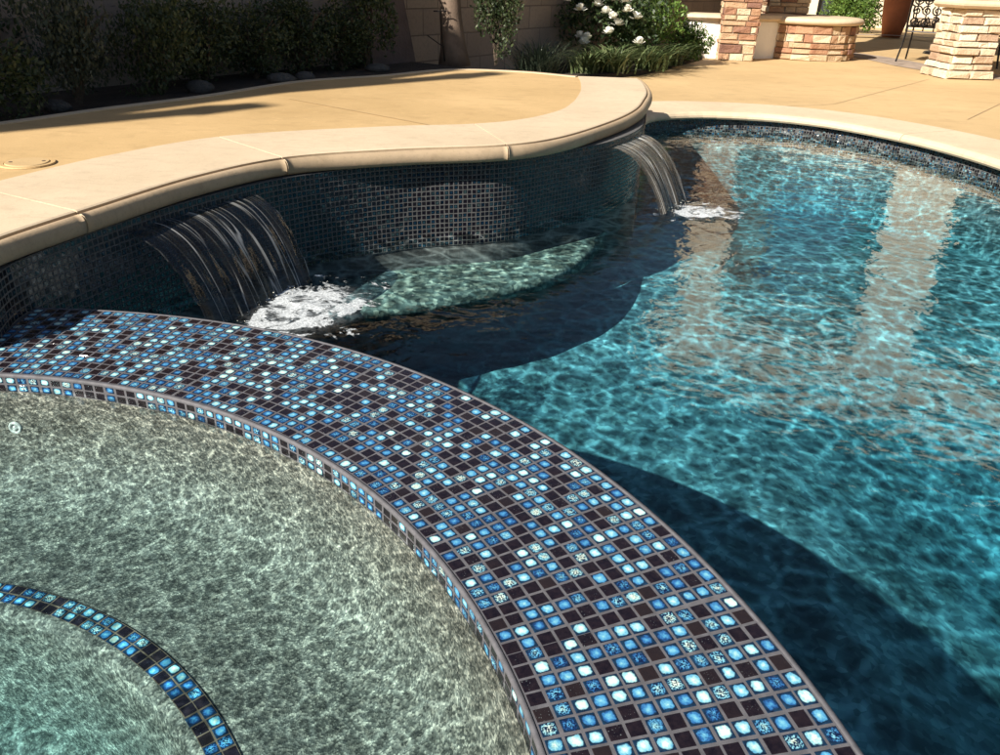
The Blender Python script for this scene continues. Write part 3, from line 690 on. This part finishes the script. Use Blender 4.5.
blades('grassy_shrub', .22, 6.95, .17, .38, .55, 380, .009, M_leaf_grey, 'arching thin-leaved clump in shade left of the white roses', seed=41)
for i, (x, y, rx, hh, lb) in enumerate([(-2.13, 3.90, .07, .05, 'small pale rock at the far left edge of the bed'), (-1.72, 4.66, .08, .06, 'rounded rock lying under the dark hedge'), (-1.40, 5.16, .10, .055, 'flat rock, left one of the pair by the tall shrub'), (-1.29, 5.32, .07, .05, 'flat rock, right one of the pair by the tall shrub'), (-.93, 5.93, .09, .05, 'bluish rock beside the leaning dark slab')]):
    mb = MB(); rg = random.Random(i+50); rws = []
    for j in range(7):
        ph = math.pi*j/6; rws.append([(rx*math.sin(ph)*math.cos(a)*rg.uniform(.82, 1.1)+.0001, rx*.7*math.sin(ph)*math.sin(a)*rg.uniform(.82, 1.1), hh*(.4+math.cos(ph)*.7)) for a in np.linspace(0, 6.283, 12, endpoint=False)])
    v, f = loft(rws, True); o = mesh('rock', v, f, M_rock, smooth=True); o.location = (x, y, ZB); tag(o, lb, 'rock', 'rocks along the edge of the bed')
# leaning slab, stump-like post and stake
o = MB(); o.box(-.24, .24, -.03, .03, 0, .52); sb = o.build('leaning_slab', M_slab); sb.location = (-.90, 6.50, ZB-.02); sb.rotation_euler = (R_(-14), 0, ang); tag(sb, 'dark square stone slab leaning against the block wall', 'slab')
mb = MB(); rws = []
tr = empty('tree_stump', (-.44, 6.66, ZB)); tag(tr, 'pale tapering bare trunk beside the leaning dark slab', 'tree trunk')
mb.tube([(0, 0, -.02), (-.01, 0, .12), (-.03, .01, .32), (-.05, .02, .6), (-.05, .02, 1.3)], [.13, .10, .085, .08, .07], 12); mb.build('trunk', M_wood, tr, smooth=True)
mb = MB(); mb.tube([(-.07, -.10, .02), (-.10, -.13, .38)], .006, 6); mb.tube([(-.15, -.13, .37), (-.05, -.13, .375)], .005, 5); mb.tube([(-.2, -.1, .2), (-.1, -.13, .14), (-.07, -.12, .13)], .004, 5); mb.build('stake_and_tie', M_iron, tr)
# white roses
rose = empty('rose_bush', (.95, 8.95, .15)); tag(rose, 'rose bush full of white blooms on shaded foliage', 'rose bush')
v, f, c = leaves(clump(.62, .40, .42, .46, 0, 22, 61), 3300, .042, 62); mesh('foliage', v, f, M_leaf_rose, rose, rnd=c)
rg = random.Random(5)
def bloom(x, y, z, r, parent):
    mb = MB()
    for k in range(16):
        a = rg.uniform(0, 6.28); t = rg.uniform(.15, 1.); rr = r*t; P0 = Vector((x+rr*.5*math.cos(a), y+rr*.5*math.sin(a), z+r*.5*(1-t)))
        d = Vector((math.cos(a)*t, math.sin(a)*t, .9-.6*t)).normalized(); s = d.cross(Vector((0, 0, 1))).normalized()
        mb.add([P0-s*r*.35, P0+d*r*.8-s*r*.45, P0+d*r*1.0, P0+d*r*.8+s*r*.45, P0+s*r*.35], [(0, 1, 2, 3, 4)])
    mb.build('bloom', M_petal, parent, rnd=False)
for i, (px, pz) in enumerate([(-.30, .92), (-.22, .86), (-.26, .78), (-.16, .80), (-.02, .74), (.02, .68), (-.12, .62), (-.04, .56), (.02, .52), (.14, .66), (.16, .58), (-.24, .28), (-.28, .33), (-.21, .32), (-.30, .58), (-.62, .80), (-.5, .86), (.3, .30), (-.72, .72), (.08, .46), (-.36, .84), (-.08, .84), (.10, .80), (.22, .72), (-.18, .70), (.0, .38), (-.42, .66), (.26, .52)]):
    bloom(px, -.34-.05*(i % 3), pz-.06, .052, rose)
lb_ = shrub('leafy_shrub', 1.32, 9.45, .15, .46, .4, 1.0, 5200, .040, M_leaf_bright, 'sunlit bright green shrub with a few white flowers beside the roses', seed=66)
for px, pz in [(-.2, .85), (-.3, .72), (.35, .88), (.42, .82), (-.1, .3)]: bloom(px, -.32, pz, .035, lb_)
shrub('leafy_shrub', 1.98, 9.75, .13, .27, .25, .5, 2600, .035, M_leaf_mid, 'small green shrub against the left side of the stone column', seed=67)
for i, (x, y, r, h, n, lb) in enumerate([(.98, 8.35, .40, .50, 190, 'arching strap-leaved clump in sun below the white roses'), (1.38, 8.72, .40, .52, 190, 'arching strap-leaved clump in front of the bright green shrub'), (.72, 8.15, .34, .44, 150, 'strap-leaved clump at the corner of the raised coping'), (1.72, 9.25, .32, .44, 150, 'darker strap-leaved clump nearest the stone column')]):
    blades('strap_leaf_clump', x, y, .14, r, h, n, .019, M_blade, lb, seed=80+i, group='strap-leaved clumps under the roses', arch=1.25)

# ------------------------------------------------------------------ stone columns, planter
def stones(segs, z0, z1, hr, lr, depth, rg, mb, bulge=None):
    """courses of rough stones over a closed run of wall segments (p0, p1)"""
    z = z0
    while z < z1-.01:
        h = rg.uniform(*hr); h = min(h, z1-z) if z1-z-h > .03 else z1-z
        for (p0, p1) in segs:
            p0 = np.array(p0, float); p1 = np.array(p1, float); L_ = np.hypot(*(p1-p0)); t = (p1-p0)/L_; n = np.array([t[1], -t[0]]); s = 0
            while s < L_-.01:
                l = rg.uniform(*lr); l = min(l, L_-s) if L_-s-l > .06 else L_-s
                d = depth*rg.uniform(.3, 1.)+(bulge((z+h/2-z0)/(z1-z0)) if bulge else 0); g = .005; e = min(.014, h*.2)
                a, b = s+g-(d*.6 if s == 0 else 0), s+l-g+(d*.6 if s+l > L_-.01 else 0)
                zl, zh = z+g*.8, z+h-g*.8; jj = lambda k: rg.uniform(-k, k)
                def P(u, o, zz): q = p0+t*u+n*o; return (q[0], q[1], zz)
                zl += jj(.004); zh += jj(.004); a += jj(.004); b += jj(.004)
                v = [P(a, -.02, zl), P(b, -.02, zl), P(b, -.02, zh), P(a, -.02, zh),
                     P(a, d*.7, zl), P(b, d*.7, zl), P(b, d*.7, zh), P(a, d*.7, zh),
                     P(a+e+jj(.007), d+jj(.010), zl+e*.6+jj(.004)), P(b-e+jj(.007), d+jj(.010), zl+e*.6+jj(.004)), P(b-e+jj(.007), d+jj(.010), zh-e*.6+jj(.004)), P(a+e+jj(.007), d+jj(.010), zh-e*.6+jj(.004))]
                mb.add(v, [(0, 1, 5, 4), (1, 2, 6, 5), (2, 3, 7, 6), (3, 0, 4, 7), (4, 5, 9, 8), (5, 6, 10, 9), (6, 7, 11, 10), (7, 4, 8, 11), (8, 9, 10, 11)], (rg.random(), rg.random(), rg.random()))
                s += l
        z += h
def sq(w): return [((-w, -w), (w, -w)), ((w, -w), (w, w)), ((w, w), (-w, w)), ((-w, w), (-w, -w))]
def column(x, y, w, zs, label, mat, seed, rz=0., bulge=None, hr=(.045, .105), capz=True, depth=.03, group=None):
    e = empty('stone_column', (x, y, ZP), rz); tag(e, label, 'column', group); rg = random.Random(seed)
    mb = MB(); stones(sq(w-depth*.6), .002, zs, hr, (.08, .28), depth, rg, mb, bulge); mb.build('stone_facing', mat, e)
    mb = MB(); mb.box(-w+depth*.7, w-depth*.7, -w+depth*.7, w-depth*.7, 0, zs); mb.build('core', M_mortar, e)
    if capz:
        mb = MB(); W = w+.06; rws = []
        for o, z in [(-.02, 0), (.0, .008), (.018, .03), (.018, .05), (.0, .075), (-.03, .085)]:
            q = W+o; rws.append([(-q, -q, zs+z), (q, -q, zs+z), (q, q, zs+z), (-q, q, zs+z)])
        v, f = loft(rws, True); f += [(3, 2, 1, 0), tuple(range(len(v)-4, len(v)))]; mb.add(v, f); mb.build('cap', M_coping, e)
    ht = 3.15
    mb = MB(); mb.box(-.26, .26, -.26, .26, zs+(.086 if capz else .001), ht); mb.build('upper_shaft', M_stucco, e)
    return e
column(2.72, 10.55, .215, 1.55, 'sunlit ledgestone column at the left end of the seat wall', M_stone, 101, R_(-8))
column(3.58, 11.75, .27, 1.35, 'ledgestone column standing directly behind the curved planter', M_stone, 102, R_(0))
column(4.87, 9.38, .215, .68, 'pale bulging ledgestone column with a cap, nearest the iron chairs', M_stonepale, 103, R_(4), bulge=lambda t: .05*(1-t)*abs(math.sin(t*9+1))+.02*(1-t), hr=(.055, .085), depth=.05)
# curved planter
pl = empty('stone_planter', (3.78, 11.25, ZP)); tag(pl, 'low curved ledgestone planter wall with a rounded pale cap', 'planter')
rp = .60; segs_ = [((rp*math.cos(a), rp*math.sin(a)), (rp*math.cos(b), rp*math.sin(b))) for a, b in [(2*math.pi*k/18, 2*math.pi*(k+1)/18) for k in range(18)]]
# outward normal needs counter-clockwise order
mb = MB(); stones(segs_, .002, .40, (.05, .10), (.09, .22), .03, random.Random(9), mb); mb.build('stone_facing', M_stone, pl)
mb = MB(); mb.lathe([(rp-.02, 0), (rp-.02, .4)], 28); mb.lathe([(rp-.02, .4), (0, .4)], 28); mb.build('core', M_mortar, pl)
mb = MB(); mb.lathe([(0, .485), (rp+.0, .485), (rp+.045, .478), (rp+.07, .455), (rp+.07, .435), (rp+.05, .41), (rp+.0, .402)], 48); mb.build('cap', M_coping, pl, smooth=True)
# white seat wall
sw2 = empty('seat_wall', (2.75, 11.0, ZP)); tag(sw2, 'low white stucco seat wall with bullnose cap behind the left column', 'seat wall')
pth = Path(cr([(-.62, -.25), (-.45, -.32), (-.1, -.28), (.35, -.12), (.75, .18)], 8)); rws = []; rw2 = []
for u in np.linspace(0, pth.L, 30):
    p = pth.pos(u); n = pth.nrm(u); rws.append([(p[0]+n[0]*o, p[1]+n[1]*o, z) for o, z in [(.12, 0), (.12, .42), (-.12, .42), (-.12, 0)]])
    rw2.append([(p[0]+n[0]*o, p[1]+n[1]*o, z) for o, z in [(.12, .422), (.16, .43), (.185, .455), (.16, .49), (.1, .5), (-.1, .5), (-.16, .49), (-.185, .455), (-.16, .43), (-.12, .422)]])
v, f = loft(rws, True); f += [(0, 1, 2, 3), tuple(range(len(v)-4, len(v)))[::-1]]; mesh('stucco_body', v, f, M_white, sw2)
v, f = loft(rw2, True); f += [tuple(range(10)), tuple(range(len(v)-10, len(v)))[::-1]]; mesh('cap', v, f, M_coping, sw2)
# patio cover over the columns
pc = empty('patio_cover', (3.9, 10.5, 3.26)); tag(pc, 'beige stucco patio cover spanning the columns', 'patio cover')
e1, e2 = np.array([2.82-3.9, 10.62-10.5]), np.array([4.9-3.9, 9.5-10.5]); dd = (e2-e1)/np.hypot(*(e2-e1)); nn = np.array([-dd[1], dd[0]])
a_ = math.atan2(dd[1], dd[0])
mb = MB()
def TT(x, y, z): q = e1+dd*x+nn*y; return (q[0], q[1], z)
mb.box(-.6, 7.5, -.2, .2, .0, .85, T=TT); mb.build('front_beam', M_stucco, pc)
mb = MB(); mb.box(-.6, 7.5, .202, 3.2, .6, .8, T=TT); mb.build('roof_slab', M_stucco, pc)
mb = MB(); mb.box(-.75, 7.65, -.35, 3.3, .853, .93, T=TT); mb.build('roof_cover', M_stucco, pc)

# ------------------------------------------------------------------ patio chairs
def chair_mesh():
    e = empty('patio_chair'); fr = MB()
    w, sh, bh = .26, .42, .98
    for sx in (-1, 1):
        l = MB(); l.tube([(sx*w, -.26, 0), (sx*(w-.01), -.25, sh*.6), (sx*(w-.01), -.24, sh)], .012); l.build('leg', M_iron, e)
        l = MB(); l.tube([(sx*(w+.01), .33, 0), (sx*(w-.01), .28, .2), (sx*(w-.02), .24, sh)], .012); l.build('leg', M_iron, e)
        a = MB(); a.tube([(sx*(w+.01), -.22, sh), (sx*(w+.03), -.2, .64), (sx*(w+.03), .0, .66), (sx*(w-.01), .27, .68)], .011); a.build('armrest', M_iron, e)
    s = MB(); s.box(-w, w, -.26, .24, sh-.015, sh+.008); s.build('seat_frame', M_iron, e)
    c = MB(); c.box(-w+.02, w-.02, -.25, .22, sh+.012, sh+.085); cu = c.build('cushion', M_cushion, e)
    bv = cu.modifiers.new('b', 'BEVEL'); bv.width = .025; bv.segments = 3
    b = MB(); b.tube([(-w+.01, .24, sh-.06), (-w+.01, .28, .7), (-w+.03, .31, .9), (-.1, .33, bh), (.1, .33, bh), (w-.03, .31, .9), (w-.01, .28, .7), (w-.01, .24, sh-.06)], .013)
    b.tube([(-w+.01, .24, sh-.06), (w-.01, .24, sh-.06)], .01); b.build('back_frame', M_iron, e)
    s = MB()
    for k, cx in enumerate((-.17, -.06, .06, .17)):
        for cz, sg in ((.48, 1), (.60, -1), (.72, 1), (.84, -1)):
            pts = []
            for t in np.linspace(0, 1, 16):
                a = sg*(t*9.5)+k; r = .058*(1-t*.75); pts.append((cx+r*math.cos(a), .26+.05*(cz-.4)/.5, cz+r*math.sin(a)))
            s.tube(pts, .0095, 5)
        s.tube([(cx, .245, .37), (cx, .29, .66), (cx, .325, .96)], .009, 5)
    s.build('scrollwork', M_iron, e); return e
def copy_tree(o, parent=None):
    c = o.copy(); col.objects.link(c); c.parent = parent
    if parent: c.matrix_parent_inverse = o.matrix_parent_inverse.copy()
    for ch in o.children: copy_tree(ch, c)
    return c
ch0 = chair_mesh(); kids = True
sp_ch = [(5.30, 11.1, 146, 'iron scroll-back chair left of the pair, its back to the pool', ), (5.78, 10.9, 160, 'iron scroll-back chair half hidden behind the pale column'), (6.28, 10.35, 150, 'iron chair at the right edge of the picture, behind the pale column')]
chs = [ch0] + [copy_tree(ch0) for _ in sp_ch[1:]]
for o, (x, y, a, lb) in zip(chs, sp_ch):
    o.location = (x, y, ZP); o.rotation_euler = (0, 0, R_(a)); tag(o, lb, 'chair', 'iron patio chairs round the table')
tb = empty('patio_table', (6.25, 12.5, ZP)); tag(tb, 'dark round patio table in shade behind the iron chairs', 'table')
mb = MB(); mb.lathe([(0, .72), (.55, .72), (.57, .70), (.55, .68), (0, .68)], 36); mb.build('tabletop', M_iron, tb)
mb = MB(); mb.lathe([(.3, 0), (.28, .03), (.06, .08), (.04, .3), (.05, .68)], 20); mb.build('pedestal', M_iron, tb)

# boxwood, urn, kerb and the house wall beyond
shrub('boxwood', 6.70, 17.4, ZP, .56, .5, .95, 7000, .05, M_leaf_bright, 'round clipped green bush beyond the curved planter', 'bush', seed=120, k=40)
ur = empty('terracotta_urn', (7.02, 16.2, ZP)); tag(ur, 'tall terracotta urn left of the iron chairs', 'urn')
mb = MB(); mb.lathe([(0, 0), (.16, 0), (.22, .3), (.27, .75), (.24, 1.1), (.15, 1.3), (.19, 1.38), (.17, 1.39), (.12, 1.3), (0, 1.2)], 32); mb.build('body', M_terra, ur, smooth=True)
mb = MB(); mb.lathe([(.268, .72), (.28, .75), (.27, .78)], 32); mb.build('band', M_terra, ur, smooth=True)
strip('kerb', [(5.2, 15.6), (6.9, 15.9), (7.6, 15.4)], .25, ZP+.05, M_paver)
hs = empty('house', (8.7, 19.5, ZP)); tag(hs, 'beige stucco house wall with dark sliding doors beyond the patio', 'house')
mb = MB(); mb.box(-5.4, -2.0, 0, .3, 0, 3.0); mb.box(-.9, 7, 0, .3, 0, 3.); mb.box(-2.0, -.9, 0, .3, 2.2, 3.0); mb.build('wall', M_stucco, hs)
dr = MB(); dr.box(-2., -.9, .1, .16, 0, 2.2); dr_ = dr.build('sliding_door', M_glass, hs)
mb = MB(); mb.box(-2.0, -1.94, .04, .2, 0, 2.2); mb.box(-.96, -.9, .04, .2, 0, 2.2); mb.box(-1.48, -1.42, .04, .2, 0, 2.2); mb.box(-2.0, -.9, .04, .2, 2.14, 2.2); mb.build('frame', M_dark, dr_)
mb = MB(); mb.box(-4.6, 7.4, -.6, .9, 3.002, 3.2); mb.build('eave', M_roof, hs)

# unseen two-storey house added outside the frame, left, so its roof shades the bed
NW = np.array([-5.93, .52]); nh = empty('shade_house', (NW[0], NW[1], .1), math.atan2(.845, .535)); tag(nh, 'unseen stucco house added beyond the block wall to shade the bed', 'house')
mb = MB(); mb.box(-13, -.2, .35, 7, 0, 5.9); mb.build('wall', M_stucco, nh)
mb = MB(); mb.box(-13.2, 0, .0, 7.4, 5.903, 6.3); mb.build('roof', M_roof, nh)
for k, (zz) in enumerate((1.0, 3.8)):
    for xx in (-3, -6.5, -10):
        wn = MB(); wn.box(xx-.6, xx+.6, .3, .345, zz, zz+1.2); wo = wn.build('window', M_white, nh)
        g_ = MB(); g_.box(xx-.52, xx+.52, .29, .298, zz+.08, zz+1.12); g_.build('pane', M_glass, wo)
for xx, hh in ((-4.35, 1.1), (-2.5, 1.25)):
    mb = MB(); mb.box(xx-.07, xx+.07, .03, .19, 6.303, 6.3+hh); mb.box(xx-.1, xx+.1, .0, .22, 6.3+hh*.8, 6.3+hh*.86); mb.build('shadow_post', M_slab, nh)  # unseen posts added on the eave to cast two shadow spikes on the deck

# ------------------------------------------------------------------ trees beyond (seen mostly as reflections)
def tree(x, y, h, r, seed, label, mat, n=7000):
    e = empty('tree', (x, y, ZP)); tag(e, label, 'tree', 'trees beyond the patio'); rg = random.Random(seed)
    v, f, c = leaves(clump(r, r, h*.38, h*.62, n, 26, seed), n, .22, seed, 0); mesh('crown', v, f, mat, e, rnd=c)
    mb = MB(); mb.tube([(0, 0, -.05), (.05, 0, h*.3), (0, .1, h*.6)], [.16, .12, .05], 8)
    for k in range(6):
        a = k*1.05+rg.random(); mb.tube([(.03, 0, h*.3), (r*.4*math.cos(a), r*.4*math.sin(a), h*.5), (r*.75*math.cos(a), r*.75*math.sin(a), h*.7)], [.07, .05, .02], 6)
    mb.build('trunk', M_bark, e)
for i, (x, y, h, r, lb, m) in enumerate([(9.5, 16.5, 8.5, 2.8, 'large dark tree right of the patio cover', M_leaf_dark), (8.2, 12.2, 6.5, 1.9, 'dense tree beside the patio table', M_leaf_dark), (3.2, 24, 5.6, 2.4, 'round tree behind the house, left of centre', M_leaf_mid), (.2, 19, 5.5, 2.3, 'green tree rising behind the block wall', M_leaf_mid), (12.5, 11, 8, 2.8, 'big dark tree far to the right', M_leaf_dark), (-4.5, 15, 6, 2.4, 'tree behind the block wall, far left', M_leaf_dark)]):
    tree(x, y, h, r, 200+i, lb, m)
